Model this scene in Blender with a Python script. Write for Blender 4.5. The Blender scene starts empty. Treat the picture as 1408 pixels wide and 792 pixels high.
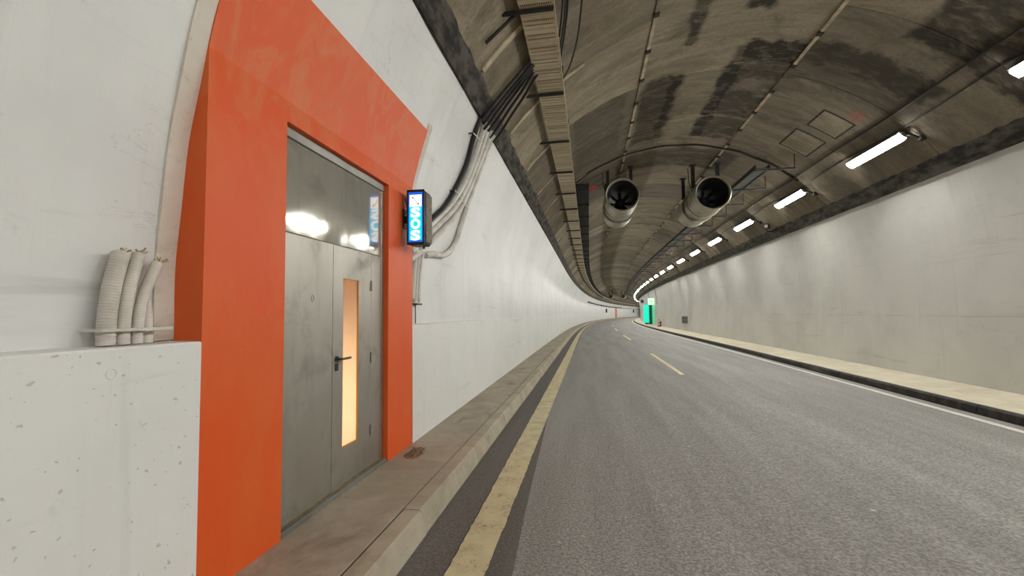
import bpy, bmesh, math, random
from mathutils import Vector, Matrix
random.seed(7)
scene = bpy.context.scene
COL = scene.collection

# ------------------------------------------------------------------ camera
HEYE = 1.67
def setup_camera():
    yaw, pitch, roll = -math.atan(106/620), math.atan(34/620), -0.011
    f = Vector((math.sin(yaw)*math.cos(pitch), math.cos(yaw)*math.cos(pitch), math.sin(pitch)))
    r0 = Vector((math.cos(yaw), -math.sin(yaw), 0)); u0 = r0.cross(f)
    r = math.cos(roll)*r0 + math.sin(roll)*u0
    u = -math.sin(roll)*r0 + math.cos(roll)*u0
    cd = bpy.data.cameras.new('camera'); cam = bpy.data.objects.new('camera', cd); COL.objects.link(cam)
    m = Matrix((r, u, -f)).transposed().to_4x4(); m.translation = Vector((0, 0, HEYE))
    cam.matrix_world = m
    cd.sensor_width = 36; cd.lens = 620/1408*36; cd.clip_start = .02; cd.clip_end = 600
    scene.camera = cam
setup_camera()

# ------------------------------------------------------------------ world, exposure
w = bpy.data.worlds.new('world'); scene.world = w; w.use_nodes = True
w.node_tree.nodes['Background'].inputs[0].default_value = (.8, .85, 1, 1)
w.node_tree.nodes['Background'].inputs[1].default_value = .02
vs = scene.view_settings
vs.view_transform = 'Standard'; vs.look = 'None'; vs.gamma = 1; vs.exposure = 1.05
vs.use_curve_mapping = False
LAMP_STRENGTH = 66.0

# ------------------------------------------------------------------ tunnel path: station s, lateral l, height z
RC, S0 = 735., 30.
def grade(s):
    s = max(0, s-20); return -.005*s*s/(s+12) if s > 0 else 0.
def P(s, l, z):
    if s <= S0: return Vector((l, s, z+grade(s)))
    a = (s-S0)/RC
    return Vector((RC-(RC-l)*math.cos(a), S0+(RC-l)*math.sin(a), z+grade(s)))
def heading(s): return 0 if s <= S0 else -(s-S0)/RC
CC, ZC, RR = 2.66, 1.6, 5.2                      # vault circle
def arc(R, deg): t = math.radians(deg); return (CC+R*math.cos(t), ZC+R*math.sin(t))
def recess(s): return 1.0 if s < 6.2 else max(0., 1-(s-6.2)/4.5)
def WL(z, s=0): return max(-2.254+max(0, z-1.7)**2/12.8, -2.06-.194*recess(s))
def WR(z): return 7.40-(max(0, z-1.5)**2)*.30/8.6 if z > 1.5 else 7.36+.04*z/1.5

def srange(a, b, d):
    n = max(1, int(math.ceil((b-a)/d))); return [a+(b-a)*i/n for i in range(n+1)]
STA = srange(-18, 60, 1.5)+srange(62.5, 260, 2.5)

# ------------------------------------------------------------------ materials
def lin(c):
    return tuple((x/12.92 if x <= .04045 else ((x+.055)/1.055)**2.4) for x in [v/255 for v in c])+(1,)
class NT:
    def __init__(s, name):
        s.m = bpy.data.materials.new(name); s.m.use_nodes = True; s.t = s.m.node_tree
        s.b = s.t.nodes['Principled BSDF']
    def n(s, typ, **k):
        x = s.t.nodes.new(typ)
        for a, v in k.items(): setattr(x, a, v)
        return x
    def link(s, a, b): s.t.links.new(a, b)
    def inp(s, x, v):
        if hasattr(v, 'links') or isinstance(v, bpy.types.NodeSocket): s.link(v, x)
        else: x.default_value = v
    def math(s, op, a, b=None, c=None, clamp=False):
        x = s.n('ShaderNodeMath', operation=op); x.use_clamp = clamp
        s.inp(x.inputs[0], a)
        if b is not None: s.inp(x.inputs[1], b)
        if c is not None: s.inp(x.inputs[2], c)
        return x.outputs[0]
    def pos(s, sc=(1, 1, 1), obj=False):
        if obj: o = s.n('ShaderNodeTexCoord').outputs['Object']
        else: o = s.n('ShaderNodeNewGeometry').outputs['Position']
        mp = s.n('ShaderNodeMapping'); mp.inputs['Scale'].default_value = sc
        s.link(o, mp.inputs['Vector']); return mp.outputs[0]
    def noise(s, vec, scale=1, detail=6, rough=.6, dist=0):
        x = s.n('ShaderNodeTexNoise'); x.inputs['Scale'].default_value = scale
        x.inputs['Detail'].default_value = detail; x.inputs['Roughness'].default_value = rough
        x.inputs['Distortion'].default_value = dist
        s.link(vec, x.inputs['Vector']); return x.outputs['Fac']
    def ramp(s, f, a, b, va=0., vb=1.):
        x = s.n('ShaderNodeMapRange'); x.interpolation_type = 'SMOOTHSTEP'
        s.inp(x.inputs[0], f)
        for i, v in enumerate((a, b, va, vb)): x.inputs[1+i].default_value = v
        return x.outputs[0]
    def mix(s, f, a, b, mode='MIX'):
        x = s.n('ShaderNodeMix', data_type='RGBA', blend_type=mode)
        s.inp(x.inputs[0], f); s.inp(x.inputs[6], a); s.inp(x.inputs[7], b); return x.outputs[2]
    def xyz(s, v):
        x = s.n('ShaderNodeSeparateXYZ'); s.link(v, x.inputs[0]); return x.outputs
    def col(s, c): s.inp(s.b.inputs['Base Color'], c)
    def rough(s, r): s.inp(s.b.inputs['Roughness'], r)
    def bump(s, h, strength=.3, dist=.01):
        x = s.n('ShaderNodeBump'); x.inputs['Strength'].default_value = strength; x.inputs['Distance'].default_value = dist
        s.link(h, x.inputs['Height']); s.link(x.outputs[0], s.b.inputs['Normal'])
    def box(s, X, Y, x0, x1, y0, y1, soft=.15):
        a = s.math('MULTIPLY', s.ramp(X, x0-soft, x0+soft), s.ramp(X, x1-soft, x1+soft, 1, 0))
        b = s.math('MULTIPLY', s.ramp(Y, y0-soft, y0+soft), s.ramp(Y, y1-soft, y1+soft, 1, 0))
        return s.math('MULTIPLY', a, b)

def simple(name, c1, c2=None, scale=6, rough=.6, metal=0, bump=.0, obj=True, stretch=(1, 1, 1), emit=None, es=0, spec=.5):
    t = NT(name)
    if c2 is None: t.col(lin(c1))
    else:
        nz = t.noise(t.pos(stretch, obj), scale)
        t.col(t.mix(t.ramp(nz, .35, .65), lin(c1), lin(c2)))
        if bump: t.bump(nz, bump)
    t.rough(rough); t.b.inputs['Metallic'].default_value = metal
    t.b.inputs['Specular IOR Level'].default_value = spec
    if emit: t.b.inputs['Emission Color'].default_value = lin(emit); t.b.inputs['Emission Strength'].default_value = es
    return t.m

def mat_white(name, base, dark, pits=False, joints=0, rough=.42):
    t = NT(name); p = t.pos()
    big = t.noise(p, .55, 5, .6); fine = t.noise(p, 7, 7, .7)
    st = t.noise(t.pos((1, .35, 4)), 1.3, 6, .65, .6)
    c = t.mix(t.ramp(big, .35, .7), lin(base), lin(dark))
    c = t.mix(t.math('MULTIPLY', t.ramp(st, .58, .8), .35), c, lin((140, 140, 134)))
    c = t.mix(t.math('MULTIPLY', t.ramp(fine, .6, .75), .18), c, lin((150, 148, 140)))
    if not pits:
      crk = t.noise(t.pos((1, .6, 1.6)), .9, 9, .62, .4)
      ck = t.math('ABSOLUTE', t.math('SUBTRACT', crk, .5))
      c = t.mix(t.math('MULTIPLY', t.math('MULTIPLY', t.ramp(ck, .0, .0035, 1, 0), t.ramp(big, .46, .6)), .3), c, lin((118, 115, 108)))
    if joints:
        xy = t.xyz(p)
        u = t.math('PINGPONG', t.math('ADD', xy[1], .6), joints/2)
        c = t.mix(t.math('MULTIPLY', t.ramp(u, 0, .035, 1, 0), t.math('MULTIPLY', t.ramp(fine, .3, .6), .3)), c, lin((158, 156, 148)))
        hz = t.ramp(t.math('ABSOLUTE', t.math('SUBTRACT', xy[2], 1.5)), 0, .012, 1, 0)
        c = t.mix(t.math('MULTIPLY', hz, t.math('MULTIPLY', t.ramp(big, .45, .55), .45)), c, lin((135, 133, 125)))
    vst = t.noise(t.pos((1, 5, .25)), 1.5, 5, .6)
    c = t.mix(t.math('MULTIPLY', t.ramp(vst, .55, .72), .12), c, lin((160, 160, 155)))
    hgt = t.math('ADD', t.math('ADD', t.math('MULTIPLY', fine, .5), big), t.math('MULTIPLY', vst, .6))
    if pits:
        pm = None
        for vsc, rad, keep in ((7, .085, .5), (15, .13, .62), (30, .15, .8)):
            vo = t.n('ShaderNodeTexVoronoi'); vo.inputs['Scale'].default_value = vsc
            wv = t.n('ShaderNodeVectorMath', operation='ADD'); nn = t.n('ShaderNodeTexNoise'); nn.inputs['Scale'].default_value = 22
            t.link(p, nn.inputs['Vector']); sc_ = t.n('ShaderNodeVectorMath', operation='SCALE'); t.link(nn.outputs['Color'], sc_.inputs[0]); sc_.inputs['Scale'].default_value = .05
            t.link(t.pos((.6, .75, 1.25)), wv.inputs[0]); t.link(sc_.outputs[0], wv.inputs[1]); t.link(wv.outputs[0], vo.inputs['Vector'])
            rnd = t.xyz(vo.outputs['Color'])[0]
            q = t.math('MULTIPLY', t.ramp(vo.outputs['Distance'], rad*.5, rad, 1, 0), t.ramp(rnd, keep, keep+.02))
            pm = q if pm is None else t.math('MAXIMUM', pm, q)
        c = t.mix(t.math('MULTIPLY', pm, .4), c, lin((122, 119, 110)))
        hgt = t.math('SUBTRACT', hgt, t.math('MULTIPLY', pm, .8))
    t.col(c); t.rough(rough); t.b.inputs['Specular IOR Level'].default_value = .4
    t.bump(hgt, .35, .012)
    return t.m
M_WALL = mat_white('white_wall_paint', (226, 227, 225), (213, 214, 212))
M_WALLR = mat_white('white_wall_paint_right', (219, 218, 212), (206, 205, 199), joints=9.0, rough=.6)
M_PLINTH = mat_white('pitted_white_concrete', (230, 231, 228), (221, 222, 218), pits=True)

def mat_ceiling():
    t = NT('sooty_vault_concrete'); p = t.pos(); X, Y, Z = t.xyz(p)[0:3]
    nzd = t.noise(p, 1.9, 5, .6)
    dX = t.math('ADD', X, t.math('MULTIPLY', t.math('SUBTRACT', nzd, .5), .4))
    nz2 = t.noise(t.pos((1.3, 1.1, 1)), 2.7, 5, .65)
    dY = t.math('ADD', Y, t.math('MULTIPLY', t.math('SUBTRACT', nz2, .5), .6))
    streak = t.noise(t.pos((.5, 1.5, .5)), 1.3, 8, .68, .9)
    boards = t.noise(t.pos((.5, 12, .5)), 1.1, 3, .6)
    fine = t.noise(p, 16, 8, .75)
    c = t.mix(t.ramp(streak, .33, .68), lin((126, 116, 99)), lin((158, 147, 127)))
    c = t.mix(t.math('MULTIPLY', t.ramp(boards, .5, .72), .16), c, lin((96, 88, 75)))
    soot = t.noise(p, .8, 8, .68, .7)
    c = t.mix(t.math('MULTIPLY', t.ramp(soot, .52, .68), .6), c, lin((82, 77, 68)))
    rust = t.noise(t.pos((.5, 2.2, .5)), 2.2, 4, .6)
    c = t.mix(t.math('MULTIPLY', t.math('MULTIPLY', t.ramp(rust, .6, .74), t.ramp(X, -.1, .4, 1, 0)), .55), c, lin((150, 112, 74)))
    boxes = [(1.28, 2.15, 9.9, 13.6, .62), (1.85, 2.12, 9.9, 13.4, .9), (1.85, 2.1, 6.2, 8.8, .75), (2.95, 4.1, 9.1, 13.7, .62), (2.95, 3.3, 9.6, 13.7, .92), (3.1, 4.2, 8.9, 9.7, .85), (4.1, 6.2, 8.75, 9.5, .62),
             (2.7, 3.2, 6.5, 8.0, .8), (5.2, 6.8, 5.2, 8.2, .72), (1.0, 4.6, 14.6, 16.3, .45), (3.9, 6.2, 9.3, 10.1, .35), (-.3, .9, 10.0, 13.6, .35)]  # broad box around the fans is painted-in shade; the others are stains
    m = None
    for x0, x1, y0, y1, k in boxes:
        b = t.math('MULTIPLY', t.box(dX, dY, x0, x1, y0, y1, .07), min(1., k*1.18))
        m = b if m is None else t.math('MAXIMUM', m, b)
    hole = t.box(dX, dY, 3.35, 4.4, 10.3, 10.9, .12)
    m = t.math('MULTIPLY', m, t.math('SUBTRACT', 1, t.math('MULTIPLY', hole, .85)))
    m = t.math('MULTIPLY', m, t.ramp(t.noise(t.pos((1.2, 2.2, 1)), 2.3, 6, .65, .5), .3, .55, .5, 1.05))
    c = t.mix(m, c, lin((44, 42, 37)))
    # pale scraped lime bands following the arch
    lime = t.noise(t.pos((.28, 1.7, .28)), 2.1, 5, .6, .8)
    c = t.mix(t.math('MULTIPLY', t.ramp(lime, .61, .72), .4), c, lin((190, 181, 160)))
    # small spray mark left by surveyors
    om = t.box(dX, dY, 5.66, 5.8, 10.4, 10.75, .1)
    c = t.mix(t.math('MULTIPLY', om, .5), c, lin((196, 84, 48)))
    c = t.mix(t.math('MULTIPLY', t.ramp(fine, .38, .66), .3), c, lin((92, 84, 70)))
    oi = t.n('ShaderNodeObjectInfo')
    c = t.mix(1.0, c, t.mix(oi.outputs['Random'], (.66, .66, .67, 1), (1.12, 1.12, 1.10, 1)), 'MULTIPLY')
    t.col(c); t.rough(.88); t.b.inputs['Specular IOR Level'].default_value = .2
    t.bump(t.math('ADD', t.math('MULTIPLY', fine, .5), streak), .6, .03)
    return t.m
M_CEIL = mat_ceiling()
M_SOOT = simple('soot_black_concrete', (30, 29, 27), (88, 84, 75), 3.6, .9, bump=.9, obj=False, stretch=(2.2, .8, 2.2))
M_JOINT = simple('dark_joint', (40, 37, 32), (60, 56, 49), 3, .95, obj=False)
M_RIB = simple('pale_lime_rib', (150, 137, 114), (186, 172, 147), 5, .9, bump=.3, obj=False)

def mat_asphalt(name, a, b, spec=.3, sp=.0):
    t = NT(name); p = t.pos()
    gr = t.noise(p, 48, 4, .75); mid = t.noise(t.pos((1.5, .12, 1)), 1.6, 5, .6); vo = t.n('ShaderNodeTexVoronoi'); vo.inputs['Scale'].default_value = 110
    t.link(p, vo.inputs['Vector'])
    c = t.mix(t.ramp(mid, .3, .7), lin(a), lin(b))
    c = t.mix(t.math('MULTIPLY', t.ramp(gr, .36, .62), .62), c, lin((72, 71, 70)))
    c = t.mix(t.math('MULTIPLY', t.ramp(vo.outputs['Distance'], .16, .3, 1, 0), .3), c, lin((176, 170, 160)))
    chips = t.noise(p, 9, 1, .5)
    c = t.mix(t.math('MULTIPLY', t.ramp(chips, .785, .80), .6), c, lin((215, 210, 200)))
    t.col(c); t.rough(.72); t.b.inputs['Specular IOR Level'].default_value = spec
    t.bump(t.math('ADD', gr, t.math('MULTIPLY', vo.outputs['Distance'], -1.2)), .55, .006)
    return t.m
M_ROAD = mat_asphalt('grey_asphalt', (178, 175, 170), (158, 155, 150))
M_GUTTER = mat_asphalt('dark_patched_asphalt', (124, 118, 112), (106, 101, 95))
def mat_paint(name, a, b, under, wear=.5):
    t = NT(name); p = t.pos()
    g = t.noise(p, 34, 6, .8); q = t.noise(p, 5, 5, .65)
    c = t.mix(t.ramp(q, .3, .7), lin(a), lin(b))
    c = t.mix(t.math('MULTIPLY', t.ramp(t.math('ADD', t.math('MULTIPLY', g, .7), t.math('MULTIPLY', q, .3)), .53, .64), wear), c, lin(under))
    t.col(c); t.rough(.75); t.bump(g, .6, .006); return t.m
M_YEL = mat_paint('worn_yellow_paint', (208, 198, 160), (190, 179, 141), (112, 104, 86), .85)
M_YDASH = mat_paint('yellow_dash_paint', (232, 220, 178), (214, 200, 158), (138, 132, 116), .5)
M_WLINE = mat_paint('white_line_paint', (222, 220, 212), (204, 202, 194), (150, 148, 144), .4)

def mat_concrete(name, a, b, stain, rough=.8, k=.6):
    t = NT(name); p = t.pos()
    n1 = t.noise(p, 1.7, 7, .65, .3); n2 = t.noise(p, 22, 6, .7); n3 = t.noise(t.pos((1, .5, 1)), 2.6, 6, .6, .5)
    c = t.mix(t.ramp(n1, .32, .66), lin(a), lin(b))
    c = t.mix(t.math('MULTIPLY', t.ramp(n3, .55, .75), k), c, lin(stain))
    c = t.mix(t.math('MULTIPLY', t.ramp(n2, .58, .72), .35), c, lin((84, 79, 70)))
    t.col(c); t.rough(rough); t.b.inputs['Specular IOR Level'].default_value = .3
    t.bump(t.math('ADD', n1, t.math('MULTIPLY', n2, .6)), .5, .012); return t.m
M_WALK = mat_concrete('walkway_concrete', (176, 166, 149), (154, 145, 129), (110, 100, 85))
M_KERB = mat_concrete('kerb_concrete', (182, 173, 153), (160, 152, 133), (116, 108, 93), k=.5)
M_RWALK = mat_concrete('cream_walkway', (216, 208, 186), (200, 191, 168), (150, 138, 114), k=.35)
M_RKERB = simple('black_kerb', (34, 31, 27), (62, 57, 49), 6, .75, bump=.6, obj=False)
M_PLASTER = mat_concrete('plaster_fillet', (214, 204, 190), (222, 217, 206), (150, 138, 118), .7, .5)

def mat_orange():
    t = NT('orange_wall_paint'); p = t.pos()
    n1 = t.noise(t.pos((1, 1.4, .8)), 1.3, 6, .62, .6); n2 = t.noise(p, 16, 6, .7)
    c = t.mix(t.ramp(n1, .36, .66), lin((224, 88, 30)), lin((222, 98, 42)))
    br = t.noise(t.pos((1, 1.8, 1.1)), 2.4, 5, .65, 1.2)
    c = t.mix(t.math('MULTIPLY', t.math('MULTIPLY', t.ramp(br, .42, .7), t.ramp(t.xyz(p)[2], 2.3, 3.3)), .6), c, lin((216, 126, 78)))
    t.col(c); t.rough(.48); t.b.inputs['Specular IOR Level'].default_value = .35
    t.bump(t.math('ADD', t.math('MULTIPLY', n2, .5), n1), .3, .012); return t.m
M_ORANGE = mat_orange()
def mat_steel(name, r0, r1, wav, base=(176, 173, 164), dirt=.5):
    t = NT(name); p = t.pos()
    n = t.noise(p, 1.8, 6, .62, .4); f = t.noise(t.pos((1, 1, .15)), 14, 4, .6); lo = t.noise(t.pos((1, 1.2, .9)), 1.6, 2, .5)
    c = t.mix(t.math('MULTIPLY', t.ramp(n, .5, .72), dirt), lin(base), lin((96, 93, 84)))
    c = t.mix(t.math('MULTIPLY', t.ramp(f, .5, .7), .16), c, lin((120, 118, 110)))
    t.col(c); t.b.inputs['Metallic'].default_value = .88
    t.rough(t.ramp(n, .3, .7, r0, r1)); t.bump(lo, wav, .05); return t.m
M_STEEL = mat_steel('brushed_door_steel', .42, .58, .1, (174, 171, 162), .6)
M_MIRROR = mat_steel('polished_overpanel_steel', .05, .10, .11, (192, 190, 178), .3)
M_MIRROR.node_tree.nodes['Principled BSDF'].inputs['Metallic'].default_value = .55
M_FRAME = mat_steel('galvanised_frame_steel', .4, .5, .05, (160, 158, 150))
M_GALV = simple('galvanised_fan_steel', (176, 170, 152), (148, 142, 124), 3, .42, .55, obj=True)
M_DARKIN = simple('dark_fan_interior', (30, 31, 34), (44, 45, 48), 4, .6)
M_BLADE = simple('fan_blade_metal', (62, 64, 76), (84, 86, 98), 4, .4, .6)
M_TRAYD = simple('sooty_dark_steel', (26, 25, 24), (46, 44, 40), 5, .8, .0, obj=False)
M_BLACK = simple('black_rubber', (22, 22, 22), (36, 35, 34), 8, .55)
M_COND = simple('white_conduit', (222, 220, 212), (198, 195, 186), 5, .5, obj=False)
M_CORR = simple('corrugated_white_plastic', (214, 208, 198), (196, 190, 180), 8, .5, obj=False)
M_FRAY = simple('frayed_straw_filling', (150, 132, 84), (196, 184, 150), 30, .9, obj=False)
M_SIGN = simple('black_sign_casing', (26, 26, 28), (38, 38, 38), 9, .45)
M_SIGNSIDE = simple('dusty_sign_side', (128, 118, 98), (84, 76, 64), 24, .6)
M_HANDLE = simple('dark_steel_handle', (98, 96, 92), (70, 68, 66), 10, .3, .9)
M_LAMPBODY = simple('grey_lamp_housing', (120, 118, 112), (96, 94, 90), 6, .5, .3)
M_LAMP = simple('lit_diffuser', (250, 250, 250), emit=(255, 253, 247), es=LAMP_STRENGTH)
M_BLUE = simple('lit_blue_panel', (10, 60, 160), emit=(8, 92, 215), es=.5)
M_CYAN = simple('lit_cyan_panel', (10, 120, 190), emit=(0, 205, 255), es=.6)
M_SIGNW = simple('lit_white_lettering', (250, 250, 250), emit=(255, 255, 255), es=.55)
M_PICTO = simple('red_grey_handset', (150, 60, 60))
M_GREEN = simple('lit_green_panel', (20, 150, 110), emit=(20, 225, 190), es=.5)
M_GREEN2 = simple('glowing_pale_green', (120, 225, 180), (90, 200, 150), 4, .5, emit=(110, 235, 180), es=.15)  # self-glow put into the exit jamb and head colour
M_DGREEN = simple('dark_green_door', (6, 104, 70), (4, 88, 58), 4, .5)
M_EXITW = simple('lit_exit_panel', (235, 255, 240), emit=(226, 255, 232), es=.42)
M_EXITG = simple('exit_lettering_green', (120, 220, 150), emit=(60, 190, 110), es=.2)
M_RED = simple('red_reflective', (196, 62, 46), (178, 52, 40), 6, .45)
M_CREAMW = simple('white_reflective', (226, 214, 196))
M_GBOX = simple('grey_wall_box', (126, 128, 124), (108, 110, 108), 7, .6)
M_GBOXD = simple('dark_grey_cover', (74, 78, 78), (62, 66, 66), 7, .6)
M_DEBRIS = simple('brown_debris', (156, 134, 106), (104, 86, 66), 40, .95, bump=.8)
M_BULB = simple('lit_pane_backlight', (255, 240, 220), emit=(255, 242, 228), es=7.4)
M_LBOXO = simple('light_box_orange', (232, 150, 104))  # upper box colour, added to turn the top of the pane orange
M_LBOXC = simple('light_box_cream', (238, 230, 216))
def mat_glass():
    t = NT('frosted_peach_glass'); nt = t.t
    tr = t.n('ShaderNodeBsdfTranslucent'); tr.inputs[0].default_value = lin((252, 238, 216))
    gl = t.n('ShaderNodeBsdfGlossy'); gl.inputs['Roughness'].default_value = .12
    mx = t.n('ShaderNodeMixShader'); mx.inputs[0].default_value = .05
    t.link(tr.outputs[0], mx.inputs[1]); t.link(gl.outputs[0], mx.inputs[2])
    t.link(mx.outputs[0], nt.nodes['Material Output'].inputs['Surface']); return t.m
M_GLASS = mat_glass()
def mat_tray():
    t = NT('perforated_tray_steel'); p = t.pos(); X, Y, Z = t.xyz(p)[0:3]
    n = t.noise(t.pos((.4, 5, 1)), 1.3, 4, .6); n2 = t.noise(p, 9, 5, .6)
    c = t.mix(t.ramp(n, .38, .64), lin((184, 168, 136)), lin((214, 202, 174)))
    c = t.mix(t.math('MULTIPLY', t.ramp(n2, .5, .7), .3), c, lin((136, 122, 98)))
    per = t.math('FRACT', t.math('DIVIDE', Y, .30))
    r1 = t.ramp(t.math('ABSOLUTE', t.math('SUBTRACT', per, .25)), .03, .06, 1, 0)
    r2 = t.ramp(t.math('ABSOLUTE', t.math('SUBTRACT', per, .55)), .03, .06, 1, 0)
    dt = t.ramp(t.math('FRACT', t.math('DIVIDE', X, .026)), .6, .66, 1, 0)
    inside = t.math('MULTIPLY', t.ramp(X, -.75, -.745), t.ramp(X, -.38, -.375, 1, 0))
    mk = t.math('MULTIPLY', t.math('MULTIPLY', t.math('MAXIMUM', r1, r2), dt), inside)
    rr = t.math('ABSOLUTE', t.math('SUBTRACT', per, .86))
    c = t.mix(t.math('MULTIPLY', t.ramp(rr, .05, .09, 1, 0), .25), c, lin((92, 82, 66)))
    c = t.mix(mk, c, lin((34, 30, 25)))
    t.col(c); t.rough(.6); t.b.inputs['Metallic'].default_value = .15; return t.m
M_TRAY = mat_tray()

# ------------------------------------------------------------------ geometry helpers (return verts, faces)
def join(*parts):
    V, Fc = [], []
    for v, f in parts:
        o = len(V); V += [Vector(x) for x in v]; Fc += [tuple(i+o for i in q) for q in f]
    return V, Fc
def box(x0, x1, y0, y1, z0, z1):
    v = [Vector((x, y, z)) for x in (x0, x1) for y in (y0, y1) for z in (z0, z1)]
    return v, [(0, 1, 3, 2), (4, 6, 7, 5), (0, 4, 5, 1), (2, 3, 7, 6), (0, 2, 6, 4), (1, 5, 7, 3)]
def rbox(x0, x1, y0, y1, z0, z1, b=.01, seg=2):
    bm = bmesh.new(); v, f = box(x0, x1, y0, y1, z0, z1)
    vs_ = [bm.verts.new(x) for x in v]
    for q in f: bm.faces.new([vs_[i] for i in q])
    bmesh.ops.recalc_face_normals(bm, faces=bm.faces)
    bmesh.ops.bevel(bm, geom=bm.edges[:], offset=b, segments=seg, profile=.5, affect='EDGES')
    bm.verts.index_update()
    out = [x.co.copy() for x in bm.verts], [tuple(x.index for x in q.verts) for q in bm.faces]
    bm.free(); return out
def ring_frame(d, up=Vector((0, 0, 1))):
    d = d.normalized()
    if abs(d.dot(up)) > .95: up = Vector((1, 0, 0))
    a = d.cross(up).normalized(); return a, a.cross(d).normalized()
def tube(path, r, n=8, cap=True, radii=None):
    path = [Vector(p) for p in path]; V, Fc = [], []
    a, b = ring_frame(path[1]-path[0])
    for i, p in enumerate(path):
        d = (path[min(i+1, len(path)-1)]-path[max(i-1, 0)]).normalized()
        a = (a-d*a.dot(d)).normalized(); b = a.cross(d)
        rr = radii[i] if radii else r
        for k in range(n):
            t = 2*math.pi*k/n; V.append(p+(a*math.cos(t)+b*math.sin(t))*rr)
    for i in range(len(path)-1):
        for k in range(n):
            Fc.append((i*n+k, i*n+(k+1) % n, (i+1)*n+(k+1) % n, (i+1)*n+k))
    if cap: Fc.append(tuple(range(n))[::-1]); Fc.append(tuple((len(path)-1)*n+k for k in range(n)))
    return V, Fc
def cyl(p0, p1, r, n=12): return tube([p0, p1], r, n)
def spline(pts, n=6):
    pts = [Vector(p) for p in pts]; out = []
    for i in range(len(pts)-1):
        p0, p1, p2, p3 = pts[max(i-1, 0)], pts[i], pts[i+1], pts[min(i+2, len(pts)-1)]
        for k in range(n):
            t = k/n; out.append(.5*((2*p1)+(p2-p0)*t+(2*p0-5*p1+4*p2-p3)*t*t+(3*p1-p0-3*p2+p3)*t**3))
    return out+[pts[-1]]
def lathe(prof, n=28):                      # axis along +Y; prof = [(radius, y)]
    V, Fc = [], []
    for r, y in prof:
        for k in range(n):
            t = 2*math.pi*k/n; V.append(Vector((r*math.cos(t), y, r*math.sin(t))))
    for i in range(len(prof)-1):
        for k in range(n): Fc.append((i*n+k, i*n+(k+1) % n, (i+1)*n+(k+1) % n, (i+1)*n+k))
    return V, Fc
def sweep(prof, sts, close=False):          # prof: list of (l,z) or function s -> list
    V, Fc = [], []; m = None
    for s in sts:
        pr = prof(s) if callable(prof) else prof; m = len(pr)
        V += [P(s, l, z) for l, z in pr]
    k = m if close else m-1
    for i in range(len(sts)-1):
        for j in range(k): Fc.append((i*m+j, i*m+(j+1) % m, (i+1)*m+(j+1) % m, (i+1)*m+j))
    if close: Fc.append(tuple(range(m))[::-1]); Fc.append(tuple((len(sts)-1)*m+j for j in range(m)))
    return V, Fc
def sbox(s0, s1, l0, l1, z0, z1, step=4):
    return sweep([(l0, z0), (l1, z0), (l1, z1), (l0, z1)], srange(s0, s1, step), True)
def shell(t0, t1, s0, s1, R0, R1, na=8, ds=2.2):   # slab of vault between two angles
    pr = [arc(R0, t0+(t1-t0)*i/na) for i in range(na+1)]+[arc(R1, t1+(t0-t1)*i/na) for i in range(na+1)]
    return sweep(pr, srange(s0, s1, ds), True)

WLOC = {}
def build(name, geo, mat, parent=None, local=False, smooth=False, kind=None, label=None, cat=None, group=None):
    v, f = geo; v = [Vector(x) for x in v]
    lo = Vector([min(x[i] for x in v) for i in range(3)]); hi = Vector([max(x[i] for x in v) for i in range(3)])
    c = Vector(((lo.x+hi.x)/2, (lo.y+hi.y)/2, lo.z))
    me = bpy.data.meshes.new(name); me.from_pydata([x-c for x in v], [], f); me.update()
    bm = bmesh.new(); bm.from_mesh(me); bmesh.ops.recalc_face_normals(bm, faces=bm.faces); bm.to_mesh(me); bm.free()
    me.materials.append(mat)
    if smooth:
        me.polygons.foreach_set('use_smooth', [True]*len(me.polygons))
        try: me.set_sharp_from_angle(angle=math.radians(40))
        except Exception: pass
    o = bpy.data.objects.new(name, me); COL.objects.link(o)
    if parent is not None and not local: c = c-WLOC[parent.name]
    o.location = c; o.parent = parent
    WLOC[o.name] = c + (WLOC[parent.name] if (parent is not None and not local) else Vector((0, 0, 0)))
    tag(o, label, cat, group, kind)
    return o
def tag(o, label=None, cat=None, group=None, kind=None):
    if label: o['label'] = label
    if cat: o['category'] = cat
    if group: o['group'] = group
    if kind: o['kind'] = kind
def thing(name, label, cat, loc=(0, 0, 0), rotz=0, group=None, kind=None):
    o = bpy.data.objects.new(name, None); COL.objects.link(o); o.empty_display_size = .2
    o.location = loc; o.rotation_euler = (0, 0, rotz); WLOC[o.name] = Vector(loc)
    tag(o, label, cat, group, kind); return o
def copy_thing(root, loc, rotz, label, group=None):
    r = root.copy(); COL.objects.link(r); r.location = loc; r.rotation_euler = (0, 0, rotz); r['label'] = label
    if group: r['group'] = group
    for ch in list(root.children):
        c = ch.copy(); COL.objects.link(c); c.parent = r
        for gch in list(ch.children):
            d = gch.copy(); COL.objects.link(d); d.parent = c
    return r
def ang(l, R=RR): return math.degrees(math.acos((l-CC)/R))

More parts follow.
